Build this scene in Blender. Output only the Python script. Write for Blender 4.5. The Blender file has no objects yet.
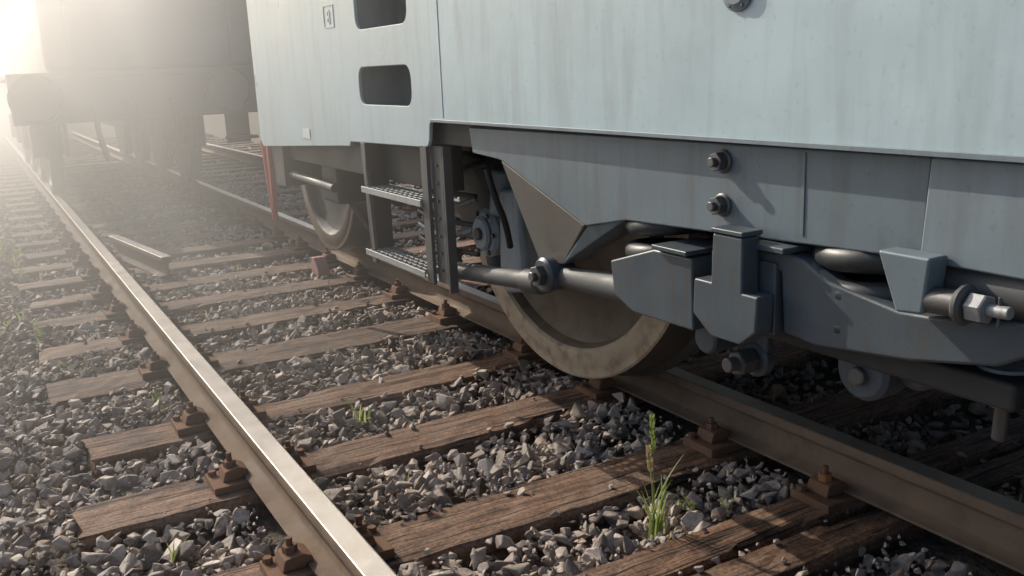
import bpy, bmesh, math, random
import numpy as np
from mathutils import Vector, Matrix
random.seed(7); rng=np.random.default_rng(11)
S=bpy.context.scene
COL=S.collection
R=math.radians
# ------------------------------------------------------------------ materials
def nodes(name):
    m=bpy.data.materials.new(name); m.use_nodes=True
    nt=m.node_tree; b=nt.nodes['Principled BSDF']; return m,nt,b
def ramp(nt,fac,stops):
    r=nt.nodes.new('ShaderNodeValToRGB'); e=r.color_ramp.elements
    while len(e)>1: e.remove(e[0])
    e[0].position=stops[0][0]; e[0].color=(*stops[0][1],1)
    for p,c in stops[1:]:
        x=e.new(p); x.color=(*c,1)
    nt.links.new(fac,r.inputs[0]); return r.outputs[0]
def noise(nt,co,scale,detail=6,rough=.6,dist=0):
    n=nt.nodes.new('ShaderNodeTexNoise'); n.inputs['Scale'].default_value=scale
    n.inputs['Detail'].default_value=detail; n.inputs['Roughness'].default_value=rough
    n.inputs['Distortion'].default_value=dist
    nt.links.new(co,n.inputs['Vector']); return n.outputs['Fac']
def coords(nt,scale=(1,1,1)):
    g=nt.nodes.new('ShaderNodeNewGeometry'); mp=nt.nodes.new('ShaderNodeMapping')
    mp.inputs['Scale'].default_value=scale; nt.links.new(g.outputs['Position'],mp.inputs['Vector']); return mp.outputs[0]
def mixc(nt,fac,a,b,mode='MIX'):
    m=nt.nodes.new('ShaderNodeMix'); m.data_type='RGBA'; m.blend_type=mode
    if isinstance(fac,(int,float)): m.inputs[0].default_value=fac
    else: nt.links.new(fac,m.inputs[0])
    for i,s in ((6,a),(7,b)):
        if isinstance(s,tuple): m.inputs[i].default_value=(*s,1)
        else: nt.links.new(s,m.inputs[i])
    return m.outputs[2]
def bump(nt,b,h,st=.3,d=.01):
    n=nt.nodes.new('ShaderNodeBump'); n.inputs['Strength'].default_value=st; n.inputs['Distance'].default_value=d
    nt.links.new(h,n.inputs['Height']); nt.links.new(n.outputs[0],b.inputs['Normal'])
def paint(name,base,dirt,rough=.4,amt=.5,metal=0.0,sc=1.0,bst=.15,streak=True,spec=.5):
    m,nt,b=nodes(name)
    c=coords(nt,(1,1,1)); cs=coords(nt,(6,6,.7) if streak else (1,1,1))
    n1=noise(nt,c,2.2*sc,4,.65); n2=noise(nt,cs,3*sc,4,.6); n3=noise(nt,c,60*sc,2,.6)
    lo=tuple(x*.86 for x in base); hi=tuple(min(1,x*1.1) for x in base)
    col=ramp(nt,n1,[(.3,lo),(.7,hi)])
    mk=ramp(nt,n2,[(.48,(0,0,0)),(.75,(amt,)*3)])
    col=mixc(nt,mk,col,dirt)
    sp=ramp(nt,n3,[(.62,(0,0,0)),(.72,(amt*.6,)*3)])
    col=mixc(nt,sp,col,dirt)
    nt.links.new(col,b.inputs['Base Color'])
    rr=ramp(nt,n1,[(.3,(rough*.8,)*3),(.7,(min(1,rough*1.3),)*3)]); nt.links.new(rr,b.inputs['Roughness'])
    b.inputs['Metallic'].default_value=metal; b.inputs['Specular IOR Level'].default_value=spec
    if bst>.06: bump(nt,b,n3,bst,.002)
    return m
M_body=paint('body_paint',(.43,.54,.575),(.30,.345,.355),.33,.5,bst=.05)
M_beam=paint('beam_paint',(.135,.175,.20),(.10,.10,.10),.42,.6,bst=.15)
M_beam2=paint('beam_paint_light',(.19,.235,.262),(.12,.125,.13),.4,.5,bst=.1)
M_gus=paint('gusset_paint',(.13,.125,.11),(.11,.085,.06),.6,.6)
M_hang=paint('hanger_paint',(.06,.08,.098),(.07,.057,.048),.42,.8,sc=2.5)
M_dark=paint('grime_steel',(.03,.03,.031),(.045,.035,.028),.6,.6)
M_dk2=paint('under_steel',(.075,.078,.08),(.085,.065,.05),.55,.6,sc=2)
M_box=paint('gearbox_paint',(.30,.36,.40),(.14,.13,.12),.45,.6,sc=3)
M_bolt=paint('bolt_steel',(.13,.13,.13),(.07,.06,.05),.4,.4,metal=.6)
M_spring=paint('spring_steel',(.03,.034,.038),(.03,.026,.022),.42,.4,sc=3)
M_rim=paint('wheel_rim',(.40,.335,.245),(.17,.105,.065),.55,.9,sc=5,streak=False,bst=.3)
M_disc=paint('wheel_disc',(.12,.088,.062),(.055,.038,.028),.65,.8,sc=4,streak=False,bst=.4)
M_tread=paint('wheel_tread',(.17,.16,.15),(.08,.06,.05),.35,.3,metal=.6)
M_rust=paint('rust',(.19,.11,.07),(.09,.055,.04),.85,.6,sc=3,bst=.5,streak=False,spec=.2)
M_orust=paint('orange_rust',(.36,.17,.07),(.15,.08,.045),.85,.5,sc=4,bst=.5,streak=False,spec=.2)
M_railside=paint('rail_side',(.20,.145,.105),(.10,.07,.05),.85,.6,sc=3,bst=.5,streak=False,spec=.2)
M_railtop=paint('rail_top',(.36,.33,.30),(.20,.15,.115),.40,.5,metal=.6,sc=3,bst=.07,streak=False)
M_white=paint('white_label',(.7,.72,.72),(.5,.5,.5),.5,.2)
M_red=paint('red_paint',(.50,.10,.07),(.2,.07,.05),.5,.4)
M_chock=paint('chock_paint',(.36,.18,.16),(.2,.12,.1),.7,.6,sc=4)
M_step=paint('step_tread',(.36,.37,.37),(.13,.105,.09),.5,.6,metal=.3,sc=6)
M_b2=paint('dark_loco_paint',(.04,.06,.095),(.05,.045,.04),.45,.4)
def wood():
    m,nt,b=nodes('sleeper_wood')
    oi=nt.nodes.new('ShaderNodeObjectInfo')
    c=coords(nt,(2.0,34,34)); c2=coords(nt,(1,1,1)); c3=coords(nt,(1.5,62,20))
    n1=noise(nt,c,1,6,.72,.5); n2=noise(nt,c2,4,5,.7); n3=noise(nt,c3,1,3,.6,1.2); n4=noise(nt,c2,90,2,.7)
    col=ramp(nt,n1,[(.28,(.055,.034,.024)),(.5,(.20,.125,.083)),(.75,(.36,.25,.175))])
    stain=ramp(nt,n2,[(.50,(0,0,0)),(.68,(.7,.7,.7))])
    col=mixc(nt,stain,col,(.27,.22,.18))
    dk=ramp(nt,n2,[(.34,(.85,.85,.85)),(.47,(0,0,0))]); col=mixc(nt,dk,col,(.045,.031,.025))
    tint=ramp(nt,oi.outputs['Random'],[(0,(.62,.60,.60)),(.5,(1,.84,.73)),(1,(1.0,.92,.86))])
    col=mixc(nt,1.0,col,tint,'MULTIPLY')
    sp=ramp(nt,n4,[(.35,(.55,.52,.5)),(.6,(1.1,1.1,1.1))]); col=mixc(nt,1.0,col,sp,'MULTIPLY')
    ck=ramp(nt,n3,[(.37,(0,0,0)),(.43,(1,1,1))])
    col=mixc(nt,ck,(.022,.016,.013),col)
    nt.links.new(col,b.inputs['Base Color']); b.inputs['Roughness'].default_value=.8
    h=mixc(nt,.6,n1,ck); bump(nt,b,h,1.0,.012); return m
M_wood=wood()
def rock():
    m,nt,b=nodes('crushed_stone')
    g=nt.nodes.new('ShaderNodeNewGeometry'); c=coords(nt)
    n=noise(nt,c,55,3,.7); n2=noise(nt,c,1.3,2,.5)
    base=ramp(nt,g.outputs['Random Per Island'],[(0,(.15,.125,.11)),(.12,(.24,.20,.18)),(.4,(.40,.35,.315)),(.65,(.50,.43,.37)),(.82,(.56,.50,.45)),(.93,(.44,.32,.24)),(1,(.70,.64,.58))])
    d=ramp(nt,n,[(.3,(.64,.60,.56)),(.7,(1.1,1.08,1.05))])
    col=mixc(nt,1.0,base,d,'MULTIPLY')
    st=ramp(nt,n2,[(.4,(0,0,0)),(.7,(.4,.4,.4))]); col=mixc(nt,st,col,(.28,.21,.16))
    nt.links.new(col,b.inputs['Base Color']); b.inputs['Roughness'].default_value=.72
    bump(nt,b,n,.6,.006); return m
M_rock=rock()
def soil():
    m,nt,b=nodes('ground_soil'); c=coords(nt)
    n=noise(nt,c,30,4,.7); n2=noise(nt,c,.7,3,.6)
    col=ramp(nt,n,[(.3,(.07,.055,.043)),(.7,(.20,.16,.13))])
    g=ramp(nt,n2,[(.45,(0,0,0)),(.7,(.6,.6,.6))]); col=mixc(nt,g,col,(.12,.12,.065))
    nt.links.new(col,b.inputs['Base Color']); b.inputs['Roughness'].default_value=.95
    bump(nt,b,n,1,.03); return m
M_soil=soil()
def leafm(name,a,bb):
    m,nt,b=nodes(name); g=nt.nodes.new('ShaderNodeNewGeometry')
    col=ramp(nt,g.outputs['Random Per Island'],[(0,a),(1,bb)]); nt.links.new(col,b.inputs['Base Color'])
    b.inputs['Roughness'].default_value=.5
    tr=nt.nodes.new('ShaderNodeBsdfTranslucent'); nt.links.new(col,tr.inputs[0])
    mx=nt.nodes.new('ShaderNodeMixShader'); mx.inputs[0].default_value=.5
    out=nt.nodes['Material Output']; nt.links.new(b.outputs[0],mx.inputs[1]); nt.links.new(tr.outputs[0],mx.inputs[2]); nt.links.new(mx.outputs[0],out.inputs[0]); return m
M_grass=leafm('grass_blade',(.20,.28,.06),(.48,.55,.20))
M_dry=leafm('dry_grass',(.42,.38,.2),(.58,.5,.33))
# ------------------------------------------------------------------ helpers
def empty(name,loc=(0,0,0)):
    e=bpy.data.objects.new(name,None); e.location=loc; COL.objects.link(e); e.empty_display_size=.2; return e
def mk(name,vs,fs,mat,parent=None,bevel=0,smooth=False,seg=2):
    me=bpy.data.meshes.new(name); me.from_pydata([tuple(v) for v in vs],[],fs); me.update()
    o=bpy.data.objects.new(name,me); COL.objects.link(o)
    bm=bmesh.new(); bm.from_mesh(me); bmesh.ops.recalc_face_normals(bm,faces=bm.faces); bm.to_mesh(me); bm.free()
    for m in (mat if isinstance(mat,(list,tuple)) else [mat]): me.materials.append(m)
    if bevel:
        md=o.modifiers.new('b','BEVEL'); md.width=bevel; md.segments=seg; md.limit_method='ANGLE'; md.angle_limit=R(35)
    if smooth or bevel:
        me.polygons.foreach_set('use_smooth',[True]*len(me.polygons))
        if bevel:
            md.harden_normals=True
    if parent: o.parent=parent
    return o
def prism(name,poly,x0,x1,mat,parent=None,bevel=.004):
    n=len(poly); vs=[(x0,y,z) for y,z in poly]+[(x1,y,z) for y,z in poly]
    fs=[list(range(n)),list(range(2*n-1,n-1,-1))]+[[i,(i+1)%n,n+(i+1)%n,n+i] for i in range(n)]
    return mk(name,vs,fs,mat,parent,bevel)
def box(name,x0,x1,y0,y1,z0,z1,mat,parent=None,bevel=.004):
    return prism(name,[(y0,z0),(y1,z0),(y1,z1),(y0,z1)],x0,x1,mat,parent,bevel)
def lathe(name,p0,p1,prof,mat,parent=None,n=32,mats=None,bevel=0,smooth=True):
    p0=Vector(p0); a=(Vector(p1)-p0).normalized()
    u=a.orthogonal().normalized(); w=a.cross(u)
    vs=[];fs=[]
    for t,r in prof:
        for i in range(n):
            th=2*math.pi*i/n
            vs.append(p0+a*t+(u*math.cos(th)+w*math.sin(th))*r)
    for k in range(len(prof)-1):
        for i in range(n):
            fs.append([k*n+i,k*n+(i+1)%n,(k+1)*n+(i+1)%n,(k+1)*n+i])
    fs.append(list(range(n))); fs.append(list(range((len(prof)-1)*n,len(prof)*n)))
    o=mk(name,vs,fs,mat,parent)
    if smooth:
        o.data.polygons.foreach_set('use_smooth',[True]*len(o.data.polygons))
        md=o.modifiers.new('e','EDGE_SPLIT'); md.split_angle=R(32)
    if mats:
        for k,mi in enumerate(mats):
            for i in range(n): o.data.polygons[k*n+i].material_index=mi
    return o
def cyl(name,p0,p1,r,mat,parent=None,n=24,r2=None,ch=.15):
    L=(Vector(p1)-Vector(p0)).length; r2=r if r2 is None else r2
    c=min(r,r2)*ch
    return lathe(name,p0,p1,[(0,r-c),(c,r),(L-c,r2),(L,r2-c)],mat,parent,n)
def tube(name,pts,r,mat,parent=None,poly=False):
    cu=bpy.data.curves.new(name,'CURVE'); cu.dimensions='3D'; cu.bevel_depth=r; cu.bevel_resolution=4; cu.use_fill_caps=True
    s=cu.splines.new('POLY' if poly else 'NURBS'); s.points.add(len(pts)-1)
    for p,q in zip(s.points,pts): p.co=(*q,1)
    if not poly: s.use_endpoint_u=True; s.order_u=3; s.resolution_u=6
    cu.materials.append(mat); o=bpy.data.objects.new(name,cu); COL.objects.link(o)
    if parent: o.parent=parent
    return o
def helix(name,c,rad,r,z0,z1,turns,mat,parent):
    n=int(turns*24); pts=[(c[0]+rad*math.cos(2*math.pi*i/24),c[1]+rad*math.sin(2*math.pi*i/24),z0+(z1-z0)*i/n) for i in range(n+1)]
    return tube(name,pts,r,mat,parent,True)
def hexnut(name,c,axis,r,h,mat,parent):
    p0=Vector(c); p1=p0+Vector(axis)*h
    return lathe(name,p0,p1,[(0,r*.96),(h*.1,r),(h*.9,r),(h,r*.93)],mat,parent,6,smooth=False)
# ------------------------------------------------------------------ ground
mk('ground',[(-400,-400,-.245),(400,-400,-.245),(400,400,-.245),(-400,400,-.245)],[[0,1,2,3]],M_soil)
RX=[.673,2.170,3.675]
SL=[]
ys=[(-.95,.25),(-.28,.25),(.40,.25),(1.06,.25),(1.80,.145),(1.64,.13),(2.30,.25),(2.98,.25),(3.60,.25),(4.42,.34),(5.08,.26),(5.72,.25),(6.36,.26)]
y=7.0
while y<26: ys.append((y,.25)); y+=.64
for i,(y,w) in enumerate(ys):
    x0=.16+random.uniform(-.06,.07); x1=5.0+random.uniform(-.1,.1)
    if y<2: x0=.12
    sk=random.uniform(-.02,.02)
    top=-.165+random.uniform(-.010,.003)
    nx=90 if y<7 else 12; prof=[(-.5,-.12),(-.5,-.014),(-.46,0),(-.3,.001),(-.1,0),(.1,.001),(.3,0),(.46,0),(.5,-.014),(.5,-.12)]
    vs=[];fs=[]; chip=0; chs=1
    for k in range(nx+1):
        t=k/nx; x=x0+(x1-x0)*t
        if chip<=0 and random.random()<.06: chip=random.randint(2,8); chs=random.choice((-1,1)); cd=random.uniform(.006,.024)
        chip-=1
        for j,(a,b) in enumerate(prof):
            ex=random.uniform(-.018,.018) if k in(0,nx) else 0
            dz=random.uniform(-.0025,.0025) if b>-.1 else 0; dy=random.uniform(-.002,.002)
            if chip>0 and a*chs>=.45 and b>-.1: dz-=cd; dy-=chs*cd*.5
            vs.append((x+ex, y+a*w+sk*(t-.5)+dy, top+b+dz))
    P=len(prof)
    for k in range(nx):
        for j in range(P-1): fs.append([k*P+j,(k+1)*P+j,(k+1)*P+j+1,k*P+j+1])
    fs.append(list(range(P))); fs.append(list(range(nx*P,(nx+1)*P)))
    o=mk('wooden_sleeper',vs,fs,M_wood); SL.append((y,w,x0,x1,top))
# rails ----------------------------------------------------------------------
rp=[(-.034,0),(.034,0),(.0365,-.006),(.036,-.034),(.012,-.046),(.0085,-.058),(.0085,-.112),(.016,-.122),(.064,-.131),(.064,-.14),(-.064,-.14),(-.064,-.131),(-.016,-.122),(-.0085,-.112),(-.0085,-.058),(-.012,-.046),(-.036,-.034),(-.0365,-.006)]
def railm(name,x,y0,y1,parent=None,ang=0,z=0,mat=None):
    n=len(rp); ny=max(2,int((y1-y0)/.5)); vs=[];fs=[]
    for k in range(ny+1):
        yy=y0+(y1-y0)*k/ny
        for a,b in rp: vs.append((a,yy,b))
    for k in range(ny):
        for j in range(n): fs.append([k*n+j,k*n+(j+1)%n,(k+1)*n+(j+1)%n,(k+1)*n+j])
    fs.append(list(range(n))); fs.append(list(range(ny*n,(ny+1)*n)))
    o=mk(name,vs,fs,[M_railside,M_railtop],parent)
    for k in range(ny): o.data.polygons[k*n].material_index=1
    md=o.modifiers.new('b','BEVEL'); md.width=.005; md.segments=2; md.limit_method='ANGLE'; md.angle_limit=R(50)
    o.data.polygons.foreach_set('use_smooth',[True]*len(o.data.polygons)); md.harden_normals=True
    o.location=(x,0,z); o.rotation_euler=(0,0,ang); return o
for x in RX:
    railo=railm('steel_rail',x,-2,26)
    for (y,w,x0,x1,top) in SL:
        if y>13 or abs(y-1.64)<.01: continue
        M=M_rust; MN=M_orust if (x==RX[1] and 1.7<y<1.9) else M_rust
        z=top
        box('base_plate',-.17,.17,y-.075,y+.075,z+.0,-.1405,M,railo,.004)
        for s in(-1,1):
            dy=random.uniform(-.012,.012)
            prof=[(.050,-.132),(.050,-.112),(.075,-.098),(.125,-.105),(.135,-.14),(.068,-.14),(.066,-.128)]
            n=len(prof); yy=y+dy
            vs=[(s*a,yy-.04,b) for a,b in prof]+[(s*a,yy+.04,b) for a,b in prof]
            fs=[list(range(n)),list(range(2*n-1,n-1,-1))]+[[i,(i+1)%n,n+(i+1)%n,n+i] for i in range(n)]
            mk('clip',vs,fs,M,railo,.004)
            hexnut('nut',(s*.10,yy,-.104),(0,0,1),.021,.022,MN,railo)
            cyl('bolt',(s*.10,yy,-.104),(s*.10,yy,-.052-random.uniform(0,.012)),.0095,M,railo,10)
            hexnut('screw_spike',(s*.152,yy+.045,-.142),(0,0,1),.014,.018,M,railo)
# ------------------------------------------------------------------ gravel
def hullrock(i):
    r=random.Random(i+50); bm=bmesh.new()
    sc=(1,r.uniform(.55,.95),r.uniform(.42,.8))
    for k in range(r.choice((8,9,10,11))):
        v=Vector((r.gauss(0,1),r.gauss(0,1),r.gauss(0,1))).normalized()*r.uniform(.85,1.15)
        bm.verts.new((v.x*sc[0],v.y*sc[1],v.z*sc[2]))
    res=bmesh.ops.convex_hull(bm,input=bm.verts)
    bmesh.ops.delete(bm,geom=[e for e in res['geom_interior'] if isinstance(e,bmesh.types.BMVert)],context='VERTS')
    bmesh.ops.bevel(bm,geom=bm.edges[:],offset=.05,segments=1,affect='EDGES')
    bmesh.ops.triangulate(bm,faces=bm.faces); bm.verts.index_update()
    V=np.array([v.co[:] for v in bm.verts]); F=np.array([[v.index for v in f.verts] for f in bm.faces]); bm.free(); return V,F
ROCKS=[hullrock(i) for i in range(18)]
def randrot(n):
    q=rng.normal(size=(n,4)); q/=np.linalg.norm(q,axis=1)[:,None]; w,x,y,z=q.T
    return np.stack([np.stack([1-2*(y*y+z*z),2*(x*y-z*w),2*(x*z+y*w)],1),np.stack([2*(x*y+z*w),1-2*(x*x+z*z),2*(y*z-x*w)],1),np.stack([2*(x*z-y*w),2*(y*z+x*w),1-2*(x*x+y*y)],1)],1)
def region(x0,x1,y0,y1,dens,s0,s1,z0,z1,pw=2.2,ov=.3):
    n=int((x1-x0)*(y1-y0)*dens)
    p=np.stack([rng.uniform(x0,x1,n),rng.uniform(y0,y1,n),rng.uniform(z0,z1,n)],1)
    s=s0+(s1-s0)*rng.random(n)**pw
    ok=np.ones(n,bool)
    for (y,w,a,b,t) in SL:
        ins=(abs(p[:,1]-y)<w/2+s*ov)&(p[:,0]>a-s*.5)&(p[:,0]<b)
        ok&=~ins
    for x in RX: ok&=~(abs(p[:,0]-x)<.07+s*.3)
    out=np.clip((.12-p[:,0])/.5,0,1); p[:,2]-=out*.03
    un=.014*np.sin(p[:,0]*5+1.3*p[:,1])+.012*np.sin(p[:,1]*7.1-p[:,0]*3); p[:,2]+=un
    return p[ok],s[ok]
A=[region(-1.6,2.75,.7,6.2,760,.022,.056,-.228,-.172,1.6),
   region(-1.6,2.75,.7,6.2,950,.010,.022,-.205,-.165,2.2,.05),
   region(2.75,5.2,.3,6.2,450,.02,.045,-.235,-.19),
   region(-1.6,2.9,-.6,.7,400,.02,.045,-.235,-.19),
   region(-4.5,-1.6,.5,8,450,.02,.045,-.25,-.22),
   region(-1.6,4.5,6.2,13,450,.022,.05,-.23,-.175),
   region(-5,5,13,22,110,.03,.07,-.24,-.19)]
n=300; px=rng.uniform(.2,3,n); si=rng.integers(3,13,n)
ed=rng.choice([-1,1],n)*(.5-.35*rng.random(n)**2)
pp=np.array([[px[i],SL[si[i]][0]+ed[i]*SL[si[i]][1],SL[si[i]][4]+.007] for i in range(n)])
ok=np.ones(n,bool)
for x in RX: ok&=~(abs(pp[:,0]-x)<.19)
A.append((pp[ok],(.006+.022*rng.random(n)**2)[ok]))
Pp=np.concatenate([a[0] for a in A]); Ss=np.concatenate([a[1] for a in A])
kind=rng.integers(0,len(ROCKS),len(Pp)); VV=[];FF=[];off=0
for k,(V,F) in enumerate(ROCKS):
    idx=np.where(kind==k)[0]; m=len(idx)
    Rm=randrot(m); v=np.einsum('nij,vj->nvi',Rm,V)
    v[:,:,2]*=.85
    v=v*Ss[idx][:,None,None]+Pp[idx][:,None,:]
    VV.append(v.reshape(-1,3)); f=F[None]+(np.arange(m)*len(V))[:,None,None]+off
    FF.append(f.reshape(-1,3)); off+=m*len(V)
VV=np.concatenate(VV); FF=np.concatenate(FF)
me=bpy.data.meshes.new('ballast_gravel'); me.vertices.add(len(VV)); me.vertices.foreach_set('co',VV.ravel())
me.loops.add(len(FF)*3); me.loops.foreach_set('vertex_index',FF.ravel().astype(np.int32))
me.polygons.add(len(FF)); me.polygons.foreach_set('loop_start',np.arange(0,len(FF)*3,3,dtype=np.int32)); me.update(calc_edges=True)
me.polygons.foreach_set('use_smooth',np.zeros(len(FF),dtype=bool)); me.update()
me.materials.append(M_rock); COL.objects.link(bpy.data.objects.new('ballast_gravel',me))
# ------------------------------------------------------------------ grass
def tuft(x,y,nb,h,spread,mat=M_grass,z=-.2,seed=None,wid=.004):
    vs=[];fs=[]
    for b in range(nb):
        a=random.uniform(0,2*math.pi); hh=h*random.uniform(.45,1); l=spread*random.uniform(.3,1)*hh
        bx=random.gauss(0,.012); by=random.gauss(0,.012); w=wid*random.uniform(.6,1.2)
        d=Vector((math.cos(a),math.sin(a),0)); sd=Vector((-d.y,d.x,0)); n=7; st=len(vs)
        for k in range(n+1):
            t=k/n; c=Vector((bx,by,0))+d*(l*t*t)+Vector((0,0,hh*(t-.25*t*t*spread)))
            ww=w*(1-t**2)+.0003; vs.append(c-sd*ww); vs.append(c+sd*ww)
        for k in range(n): fs.append([st+2*k,st+2*k+1,st+2*k+3,st+2*k+2])
    if seed:
        for (sx,sy,sh) in seed:
            n=10; st=len(vs)
            for k in range(n+1):
                t=k/n; c=Vector((sx*t*t,sy*t*t,sh*t))
                for q in range(3): th=q*2.094; vs.append(c+Vector((math.cos(th),math.sin(th),0))*.0016)
            for k in range(n):
                for q in range(3): fs.append([st+3*k+q,st+3*k+(q+1)%3,st+3*k+3+(q+1)%3,st+3*k+3+q])
            for g in range(170):
                t=random.uniform(.70,1.0); c=Vector((sx*t*t,sy*t*t,sh*t)); th=random.uniform(0,6.28)
                d=Vector((math.cos(th),math.sin(th),1.6)).normalized(); L=.018*(1.25-t*.6); sdv=d.cross(Vector((0,0,1))).normalized()*.0024
                i0=len(vs); o0=c+Vector((math.cos(th),math.sin(th),0))*.003
                vs+= [o0,o0+d*L*.5+sdv,o0+d*L,o0+d*L*.5-sdv]; fs.append([i0,i0+1,i0+2,i0+3])
    o=mk('grass_tuft',vs,fs,mat); o.location=(x,y,z); return o
tuft(1.545,1.96,16,.26,.5,seed=[(.0,.01,.37)],wid=.0038)
tuft(1.55,1.97,5,.20,.6,M_dry,seed=[(-.02,0,.28)],wid=.003)
tuft(1.545,1.93,8,.14,.9,M_dry)
tuft(1.15,3.28,10,.17,.5); tuft(1.72,2.02,8,.12,.9); tuft(1.80,1.95,7,.10,1.0)
tuft(1.05,2.62,5,.09,.5,M_dry); tuft(.50,3.95,8,.12,.6); tuft(2.3,1.35,9,.14,.7); tuft(2.42,1.42,6,.16,.4,M_dry)
tuft(.33,2.62,6,.10,.6); tuft(.95,2.0,5,.08,.6,M_dry); tuft(2.75,1.45,14,.25,.5); tuft(2.95,1.6,12,.28,.5); tuft(2.65,1.3,12,.28,.5); tuft(2.05,2.62,6,.09,.7)
gaps=[4.76,5.40,6.04,6.68,7.32,7.96,8.6,9.24]
for g in gaps:
    for k in range(5):
        x=random.uniform(-.35,.36); tuft(x,g+random.gauss(0,.09),random.randint(5,18),random.uniform(.08,.2),.7,random.choice([M_grass,M_grass,M_grass,M_dry]),-.215,wid=.005)
for i in range(60):
    x=random.uniform(-2,-.15); y=random.uniform(3,12)
    tuft(x,y,random.randint(10,22),random.uniform(.1,.25),.7,random.choice([M_grass,M_grass,M_dry]),-.22,wid=.005)
for i in range(8): tuft(random.uniform(.9,2),random.choice(gaps),random.randint(4,8),random.uniform(.06,.12),.7,random.choice([M_grass,M_dry]))
# ------------------------------------------------------------------ locomotive
L=empty('locomotive',(2.9,0,0))
def rrect(y0,y1,z0,z1,r,n=5):
    pts=[]
    for cx,cz,a0 in((y1-r,z1-r,0),(y0+r,z1-r,90),(y0+r,z0+r,180),(y1-r,z0+r,270)):
        for k in range(n+1):
            a=R(a0+90*k/n); pts.append((cx+r*math.cos(a),cz+r*math.sin(a)))
    return pts
outer=[(-5,2.95),(-5,.975),(3.055,.970),(3.072,.960),(3.085,.900),(3.10,.880),(3.13,.874),(3.90,.858),(3.915,.838),(4.05,.832),(5.33,.765),(5.375,.80),(5.40,2.95)]
holes=[rrect(3.215,3.735,1.318,1.478,.05),rrect(3.215,3.745,1.020,1.170,.05)]
bm=bmesh.new(); edges=[]
for loop in [outer]+holes:
    vv=[bm.verts.new((1.42,a,b)) for a,b in loop]
    for i in range(len(vv)): edges.append(bm.edges.new((vv[i],vv[(i+1)%len(vv)])))
bmesh.ops.triangle_fill(bm,use_beauty=True,use_dissolve=False,edges=edges)
me=bpy.data.meshes.new('side_skin')
bmesh.ops.recalc_face_normals(bm,faces=bm.faces)
if bm.faces[0].normal.x>0: bmesh.ops.reverse_faces(bm,faces=bm.faces)
bm.to_mesh(me); bm.free()
o=bpy.data.objects.new('side_skin',me); COL.objects.link(o); me.materials.append(M_body)
md=o.modifiers.new('s','SOLIDIFY'); md.thickness=.014; md.offset=-1
md=o.modifiers.new('b','BEVEL'); md.width=.003; md.segments=2; md.limit_method='ANGLE'; md.angle_limit=R(50)
parts=[o]
def add(o): parts.append(o); return o
for (y0,y1,z0,z1) in((3.20,3.75,1.30,1.495),(3.20,3.76,1.002,1.19)):
    x0,x1=1.436,1.60; vs=[(x0,y0,z0),(x0,y1,z0),(x0,y1,z1),(x0,y0,z1),(x1,y0+.03,z0+.01),(x1,y1-.03,z0+.01),(x1,y1-.03,z1),(x1,y0+.03,z1)]
    add(mk('step_pocket',vs,[[4,5,6,7],[0,1,5,4],[1,2,6,5],[2,3,7,6],[3,0,4,7]],M_beam2))
add(box('body_core',1.61,4.38,-5,5.36,.98,2.95,M_body))
add(box('floor_plate',1.46,4.38,-5,5.30,.885,.975,M_dark))
add(box('end_skin',1.44,4.38,5.365,5.385,.80,2.95,M_body))
add(box('end_beam',1.46,4.30,5.10,5.34,.55,.86,M_dark))
add(prism('trim_strip',[(3.05,.968),(3.05,.978),(-5,.984),(-5,.974)],1.412,1.4195,M_beam2,None,.001))
add(box('weld_seam',1.418,1.4197,2.955,2.959,.985,2.9,M_body,None,.0005))
add(box('weld_seam',1.418,1.4197,-.6,-.596,.985,2.9,M_body,None,.0005))
add(lathe('round_cover',(1.42,1.512,1.285),(1.40,1.512,1.285),[(0,.045),(.006,.045),(.008,.038),(.014,.03),(.014,.001)],M_beam2))
for a in range(6):
    add(cyl('rivet',(1.4155,1.512+.037*math.cos(a*1.047),1.285+.037*math.sin(a*1.047)),(1.409,1.512+.037*math.cos(a*1.047),1.285+.037*math.sin(a*1.047)),.004,M_bolt,None,8))
y0,y1,z0,z1=3.985,4.115,1.345,1.44
for nm,(a,b,c,d) in {'l':(y0,y0+.006,z0,z1),'r':(y1-.006,y1,z0,z1),'t':(y0+.006,y1-.006,z1-.004,z1),'b':(y0+.006,y1-.006,z0,z0+.004)}.items():
    add(box('plate_edge',1.417,1.4195,a,b,c,d,M_white,None,0))
cu=bpy.data.curves.new('plate_text','FONT'); cu.body='8'; cu.size=.085; cu.extrude=.0008; cu.materials.append(M_white); cu.align_x='CENTER'
t=bpy.data.objects.new('plate_text',cu); COL.objects.link(t); t.rotation_euler=(R(90),0,R(-90)); t.location=(1.4178,4.05,1.36); add(t)
add(box('data_label',1.417,1.4195,4.455,4.57,.845,.892,M_white,None,0))
# solebar beam
add(prism('solebar',[(2.83,.955),(2.81,.869),(2.62,.858),(2.144,.704),(1.956,.742),(1.11,.776),(1.064,.781),(1.056,.963),(1.064,.9645)],1.45,1.55,M_beam,None,.005))
add(prism('solebar_end',[(1.050,.965),(1.062,.778),(.0,.775),(-4.6,.775),(-4.6,.965)],1.438,1.55,M_beam2,None,.005))
add(box('solebar_web',1.56,1.60,-4.6,2.75,.80,.885,M_dark))
add(box('solebar_rear',1.50,1.58,3.14,5.2,.70,.87,M_dark))
for z in(.923,.824):
    add(cyl('bolt_washer',(1.45,1.583,z),(1.441,1.583,z),.027,M_bolt))
    add(hexnut('bolt_head',(1.441,1.583,z),(-1,0,0),.022,.02,M_bolt,None))
    add(cyl('bolt_end',(1.421,1.583,z),(1.408,1.583,z),.011,M_bolt,None,12))
add(box('weld_seam',1.4475,1.4497,1.343,1.351,.785,.955,M_beam,None,.001))
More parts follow.
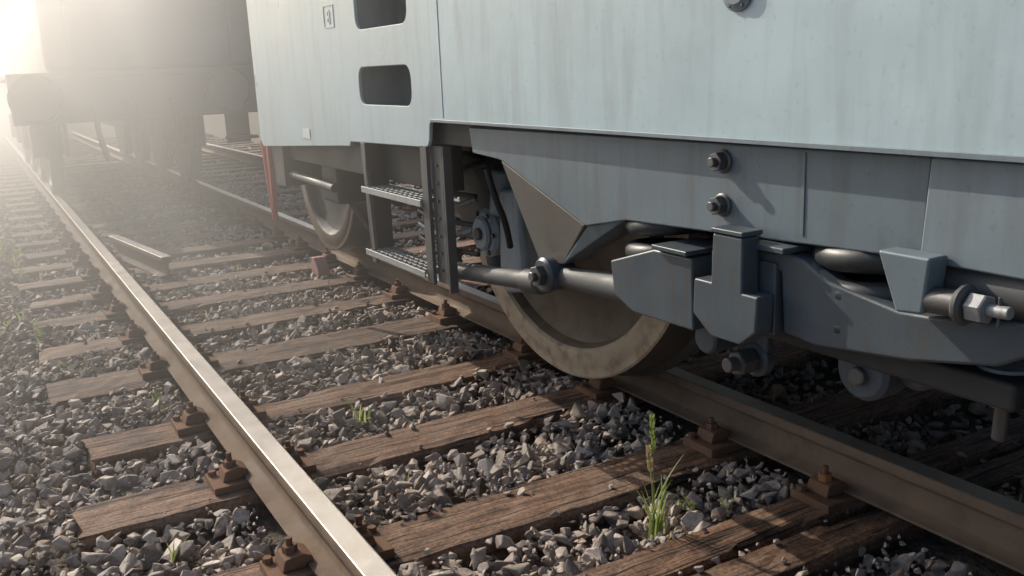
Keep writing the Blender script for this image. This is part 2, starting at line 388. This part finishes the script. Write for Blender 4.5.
add(mk('gusset',[(1.452,2.62,.857),(1.452,2.15,.705),(1.50,2.34,.555),(1.50,2.475,.535),(1.60,2.62,.857),(1.60,2.15,.705),(1.60,2.34,.555),(1.60,2.475,.535)],[[0,1,2,3],[7,6,5,4],[0,4,5,1],[1,5,6,2],[2,6,7,3],[3,7,4,0]],M_gus,None,.005))
add(mk('gusset_rib',[(1.46,2.148,.703),(1.46,1.97,.742),(1.49,2.335,.555),(1.58,2.148,.703),(1.58,1.97,.742),(1.58,2.335,.555)],[[0,1,2],[5,4,3],[0,3,4,1],[1,4,5,2],[2,5,3,0]],M_beam,None,.004))
add(cyl('pin_boss',(1.56,2.405,.515),(1.46,2.405,.515),.055,M_hang))
add(hexnut('pin_nut',(1.46,2.405,.515),(-1,0,0),.034,.025,M_bolt,None))
add(cyl('pin_end',(1.435,2.405,.515),(1.42,2.405,.515),.016,M_bolt,None,12))
add(cyl('radius_rod',(1.52,2.36,.51),(1.52,1.96,.535),.034,M_dk2,None,24,.044))
add(cyl('cross_pipe',(1.52,3.14,.40),(1.52,2.46,.47),.032,M_dk2))
add(cyl('pipe_collar',(1.52,2.60,.455),(1.52,2.50,.466),.040,M_dk2))
# left spring hanger
add(prism('spring_seat',[(1.985,.635),(1.80,.692),(1.655,.692),(1.65,.515),(1.89,.512),(1.97,.545)],1.42,1.50,M_hang,None,.006))
add(box('seat_flange',1.405,1.55,1.66,1.79,.697,.709,M_hang,None,.003))
# central T hanger
add(prism('t_hanger',[(1.535,.775),(1.442,.775),(1.442,.655),(1.395,.655),(1.40,.575),(1.447,.538),(1.54,.538),(1.60,.58),(1.596,.663),(1.54,.663)],1.375,1.425,M_hang,None,.005))
add(box('t_cap',1.372,1.433,1.44,1.538,.777,.788,M_hang,None,.003))
add(box('t_back',1.43,1.50,1.40,1.60,.56,.72,M_hang,None,.005))
# right hanger
add(prism('axle_yoke',[(1.50,.735),(1.37,.745),(1.33,.735),(1.27,.705),(1.10,.678),(1.03,.682),(.86,.705),(.78,.69),(.90,.62),(1.075,.585),(1.30,.56),(1.385,.57),(1.395,.70),(1.50,.715)],1.44,1.50,M_hang,None,.008))
add(box('yoke_flange',1.41,1.55,1.36,1.50,.747,.760,M_hang,None,.003))
add(prism('stop_block',[(1.11,.80),(1.0,.80),(1.01,.698),(1.065,.692)],1.385,1.437,M_beam,None,.006))
add(helix('coil_spring',(1.60,1.91),.125,.025,.555,.765,3.0,M_spring,None))
add(helix('coil_spring_2',(1.60,1.24),.135,.027,.575,.785,3.0,M_spring,None))
add(cyl('damper_body',(1.50,1.06,.73),(1.50,.80,.745),.055,M_dk2))
add(cyl('shaft',(1.41,1.02,.722),(1.41,.955,.724),.024,M_bolt))
add(cyl('shaft_washer',(1.41,.955,.725),(1.41,.938,.725),.036,M_dk2))
add(hexnut('shaft_nut',(1.41,.935,.725),(0,-1,0),.026,.03,M_step,None))
add(cyl('shaft_end',(1.41,.905,.725),(1.41,.865,.727),.011,M_step,None,12))
add(cyl('split_pin',(1.41,.885,.75),(1.41,.885,.70),.003,M_bolt,None,8))
add(box('tie_bar',1.50,1.60,.9,1.95,.52,.575,M_dark,None,.01))
add(cyl('lug_pin',(1.60,1.69,.475),(1.49,1.69,.475),.04,M_hang)); add(hexnut('lug_nut',(1.56,1.60,.43),(-1,0,0),.032,.05,M_bolt,None)); add(cyl('lug_pin',(1.60,1.60,.43),(1.48,1.60,.43),.018,M_bolt,None,12))
add(cyl('lug_washer',(1.60,1.60,.43),(1.565,1.60,.43),.045,M_hang)); add(box('lug_link',1.57,1.60,1.56,1.73,.44,.56,M_hang,None,.01))
add(cyl('round_lug',(1.60,1.245,.505),(1.52,1.245,.505),.066,M_hang)); add(cyl('round_lug',(1.62,1.15,.535),(1.56,1.15,.535),.055,M_hang)); add(cyl('lug_bolt',(1.55,1.245,.495),(1.505,1.245,.495),.02,M_bolt))
add(cyl('drain_cock',(1.58,.97,.58),(1.58,.97,.50),.05,M_box,None,20,.03)); add(cyl('drain_pipe',(1.58,.97,.50),(1.585,.975,.43),.014,M_bolt,None,12))
# bogie frame, axles, wheels
add(box('bogie_frame',1.80,1.86,-.2,2.12,.55,.88,M_dark,None,.01))
add(box('bogie_frame',1.90,1.94,4.2,5.1,.60,.88,M_dark,None,.01))
def wheel(x,y,r,face,nm,mm=None,dz=0):
    e=[(0,.07),(0,.11),(.03,.13),(.05,.17),(.065,r-.17),(.05,r-.13),(.012,r-.115),(.0,r-.105),(.0,r-.045),(.003,r-.04),(.003,r-.008),(.008,r),(.17,r+.003),(.19,r+.028),(.205,r+.03),(.22,r+.018),(.22,r-.1),(.16,r-.14),(.16,.15),(.20,.12),(.20,.05)]
    ms=[1,1,1,1,1,1,0,0,0,0,0,2,2,2,2,1,1,1,1,1]
    p0=(x,y,r+dz); p1=(x-face,y,r+dz)
    o=lathe(nm,p0,p1,e,mm or [M_rim,M_disc,M_tread],None,96,ms); return add(o)
wheel(1.875,2.96,.80,-1,'wheel',None,-.035); wheel(3.86,3.05,.66,1,'wheel_far')
wheel(1.96,5.95,.56,-1,'wheel_rear',[M_disc,M_dark,M_tread]); wheel(3.86,5.95,.56,1,'wheel_rear_far')
wheel(3.86,.4,.66,1,'wheel_front_far')
for y,r in((3.0,.7),(5.95,.56)): add(cyl('axle',(2.1,y,r),(3.8,y,r),.09,M_dark))
add(box('traction_motor',2.35,3.5,1.6,2.2,.32,.86,M_dark,None,.05))
add(box('fuel_tank',2.0,3.9,-3.5,-.3,.25,.88,M_dark,None,.05))
add(box('far_frame',3.95,4.0,-2,5.2,.45,.88,M_dark,None,.02))
add(prism('brake_hanger',[(2.36,.62),(2.30,.62),(2.28,.36),(2.34,.34)],1.80,1.86,M_dk2,None,.006))
# underfloor equipment
add(prism('governor_box',[(3.10,.70),(2.95,.71),(2.93,.32),(3.08,.29),(3.12,.36)],1.70,1.80,M_box,None,.02))
add(cyl('pump_body',(1.82,3.27,.50),(1.72,3.27,.50),.10,M_box)); add(cyl('pump_cap',(1.72,3.27,.50),(1.70,3.27,.50),.07,M_box)); add(cyl('pump_hub',(1.70,3.27,.50),(1.685,3.27,.50),.025,M_bolt))
for a in range(6): add(hexnut('pump_bolt',(1.72,3.27+.085*math.cos(a*1.047),.50+.085*math.sin(a*1.047)),(-1,0,0),.011,.01,M_bolt,None))
add(cyl('pump_neck',(1.78,3.22,.58),(1.78,3.18,.76),.05,M_box)); add(cyl('pump_foot',(1.78,3.27,.42),(1.78,3.25,.30),.05,M_dk2))
add(box('equipment_case',1.80,1.86,3.15,3.65,.42,.80,M_dk2,None,.02))
for k in range(6):
    z=.40+k*.06; add(tube('pipe',[(1.68,3.80,z+.02),(1.66,3.6,z),(1.68,3.45,z+.01),(1.73,3.34,z+.05*(k%2))],.011,M_box if k%2 else M_dk2))
add(tube('hose',[(1.66,3.1,.80),(1.60,3.3,.76),(1.60,3.42,.66),(1.64,3.46,.5),(1.68,3.42,.36)],.015,M_dk2))
add(tube('hose',[(1.62,3.5,.85),(1.62,3.52,.6),(1.66,3.5,.4)],.012,M_dark))
add(tube('hose',[(1.55,2.9,.80),(1.56,2.87,.70),(1.62,2.9,.6),(1.66,2.95,.5)],.012,M_dark))
add(box('valve',1.62,1.70,3.50,3.60,.58,.70,M_box,None,.01))
# ladder
add(mk('ladder_stile',[(1.42,3.785,.86),(1.42,3.745,.86),(1.42,3.70,.35),(1.42,3.745,.35),(1.435,3.785,.86),(1.435,3.745,.86),(1.435,3.70,.35),(1.435,3.745,.35)],[[0,1,2,3],[7,6,5,4],[0,4,5,1],[1,5,6,2],[2,6,7,3],[3,7,4,0]],M_dk2,None,.002))
add(box('ladder_stile',1.42,1.52,3.735,3.745,.37,.86,M_dark,None,.002))
add(box('ladder_stile',1.42,1.435,3.12,3.175,.36,.88,M_dk2,None,.002))
add(box('ladder_side',1.44,1.475,3.02,3.032,.34,.88,M_dk2,None,.002))
add(box('ladder_side',1.44,1.46,3.033,3.12,.37,.88,M_dk2,None,.002))
for k in range(7): add(cyl('ladder_rivet',(1.44,3.075,.42+k*.065),(1.434,3.075,.42+k*.065),.006,M_bolt,None,8))
for z in(.665,.395):
    add(box('step_lip',1.398,1.4045,3.15,3.76,z-.012,z+.014,M_step,None,.002)); add(box('step_back',1.515,1.521,3.18,3.73,z-.008,z+.012,M_step,None,.002))
    for k in range(3): add(box('step_bar',1.428+k*.026,1.433+k*.026,3.18,3.73,z-.006,z+.012,M_step,None,.001))
    for k in range(12): add(box('step_cross_bar',1.405,1.5145,3.19+k*.048,3.196+k*.048,z-.004,z+.013,M_step,None,.001))
add(box('red_bracket',1.44,1.47,5.33,5.36,.38,.78,M_red,None,.006)); add(cyl('red_handrail',(1.45,5.44,.80),(1.45,5.34,.34),.018,M_red,None,12)); add(cyl('end_pipe',(1.5,5.2,.62),(1.5,4.4,.60),.02,M_dk2))
add(box('sand_pipe_box',1.55,1.75,4.5,4.75,.5,.83,M_dark,None,.02)); add(tube('sand_pipe',[(1.65,4.6,.5),(1.75,4.65,.35),(1.95,4.8,.15)],.018,M_dk2))
for o in parts:
    if o.parent is None:
        o.parent=L; o.matrix_parent_inverse=Matrix.Translation((-2.9,0,0))
prism('wheel_chock',[(6.02,-.15),(5.86,-.15),(5.88,-.10),(5.95,-.04),(6.0,-.04)],1.84,1.92,M_chock,None,.006)
oc=railm('rail_offcut',.95,0,1.3,None,R(8),-.02); oc.location=(1.02,6.6,-.02)
# ------------------------------------------------------------------ steam locomotive further along the track
B=empty('steam_locomotive',(1.42,11,0)); parts=[]
cx=1.42; y0=10.2
add(box('buffer_beam',.35,2.75,y0,y0+.12,.78,1.22,M_b2,None,.01))
for s in(-.875,.875):
    add(cyl('buffer_stock',(cx+s,y0,1.03),(cx+s,y0-.28,1.03),.13,M_b2,None,28,.10)); add(cyl('buffer_shank',(cx+s,y0-.28,1.03),(cx+s,y0-.46,1.03),.06,M_bolt)); add(cyl('buffer_head',(cx+s,y0-.46,1.03),(cx+s,y0-.50,1.03),.23,M_dk2,None,32))
add(tube('coupling_hook',[(cx,y0,1.0),(cx,y0-.2,1.02),(cx,y0-.3,.95),(cx,y0-.24,.88)],.035,M_dk2)); add(tube('coupling_chain',[(cx,y0-.25,.9),(cx+.02,y0-.28,.7),(cx,y0-.2,.45)],.03,M_dk2))
for s in(-.35,.4): add(tube('brake_hose',[(cx+s,y0,.95),(cx+s,y0-.15,.9),(cx+s,y0-.2,.6),(cx+s*.8,y0-.1,.4)],.028,M_dark))
add(box('running_plate',.35,3.10,y0+.1,y0+9,1.22,1.27,M_b2,None,.005))
add(box('tender_tank',.72,3.05,y0+.35,y0+6.5,1.27,2.5,M_b2,None,.06))
add(box('cab',.70,3.08,y0+6.6,y0+8.6,1.27,3.3,M_b2,None,.06))
add(box('coal_space',.95,2.8,y0+.8,y0+6,2.5,2.8,M_dark,None,.15))
for s in(-1,1): add(box('frame',cx+s*.62-.015,cx+s*.62+.015,y0+.12,y0+8.5,.45,1.22,M_dark,None,.005))
for k in range(4):
    for s in(-1,1):
        xx=cx+s*.70; o=lathe('tender_wheel',(xx+s*.07,y0+1.1+k*1.7,.5),(xx-s*.07,y0+1.1+k*1.7,.5),[(0,.1),(0,.12),(.03,.14),(.03,.40),(0,.42),(0,.495),(.1,.5),(.115,.525),(.13,.52),(.13,.1)],M_dk2,None,40); add(o)
        add(box('axle_box',xx+s*.12-.08,xx+s*.12+.08,y0+.95+k*1.7,y0+1.25+k*1.7,.4,.75,M_dk2,None,.02))
for hx in(.95,2.55):
    add(tube('handrail',[(hx,y0+.35,1.35),(hx,y0+.27,1.4),(hx,y0+.27,2.3),(hx,y0+.35,2.35)],.018,M_dk2))
for k in range(2): add(box('footstep',2.40,2.70,y0+.08,y0+.35,.50+k*.33,.53+k*.33,M_dark,None,.004))
add(box('footstep_plate',2.42,2.68,y0+.352,y0+.37,.45,1.22,M_dark,None,.004))
for o in parts:
    if o.parent is None: o.parent=B; o.matrix_parent_inverse=Matrix.Translation((-1.42,-11,0))
# ------------------------------------------------------------------ haze (scattering box added left of the locomotive to give the sun's glare)
HX=(-16,1.36); HY=(2.6,32); HZ=(-.24,1.9)
hz=mk('glare_haze',[(x,y,z) for x in HX for y in HY for z in HZ],[[0,1,3,2],[4,6,7,5],[0,4,5,1],[2,3,7,6],[0,2,6,4],[1,5,7,3]],M_soil)
hz.data.materials.clear(); m=bpy.data.materials.new('glare_scatter'); m.use_nodes=True; nt=m.node_tree; nt.nodes.clear()
vo=nt.nodes.new('ShaderNodeVolumeScatter'); vo.inputs['Density'].default_value=.115; vo.inputs['Anisotropy'].default_value=.74; vo.inputs['Color'].default_value=(1,.99,.97,1)
ou=nt.nodes.new('ShaderNodeOutputMaterial'); nt.links.new(vo.outputs[0],ou.inputs['Volume']); hz.data.materials.append(m)
# ------------------------------------------------------------------ light
sd=Vector((-.24,.86,.55)).normalized()
sun=bpy.data.lights.new('sun','SUN'); sun.energy=5; sun.angle=R(.5); sun.color=(1,.92,.79)
so=bpy.data.objects.new('sun',sun); COL.objects.link(so); so.rotation_euler=sd.to_track_quat('Z','Y').to_euler(); so.location=(-10,30,12)
W=bpy.data.worlds.new('World'); S.world=W; W.use_nodes=True; nt=W.node_tree; bg=nt.nodes['Background']
sk=nt.nodes.new('ShaderNodeTexSky'); sk.sky_type='NISHITA'; sk.sun_disc=False; sk.sun_elevation=math.asin(sd.z); sk.sun_rotation=math.atan2(sd.x,sd.y); sk.dust_density=3
nt.links.new(sk.outputs[0],bg.inputs[0]); bg.inputs[1].default_value=.15
# ------------------------------------------------------------------ camera
Yc=Vector((-547,199,-930)).normalized(); Zc=-Vector((165,-3893,-930)).normalized(); Xc=Yc.cross(Zc).normalized(); Yc=Zc.cross(Xc)
cam=bpy.data.cameras.new('camera'); cam.lens=36*930/1024; cam.clip_start=.05; cam.clip_end=2000
co=bpy.data.objects.new('camera',cam); COL.objects.link(co)
co.matrix_world=Matrix.Translation((0,0,1.15))@Matrix((Xc,Yc,Zc)).to_4x4(); S.camera=co
S.view_settings.view_transform='Standard'; S.view_settings.look='None'; S.view_settings.exposure=0
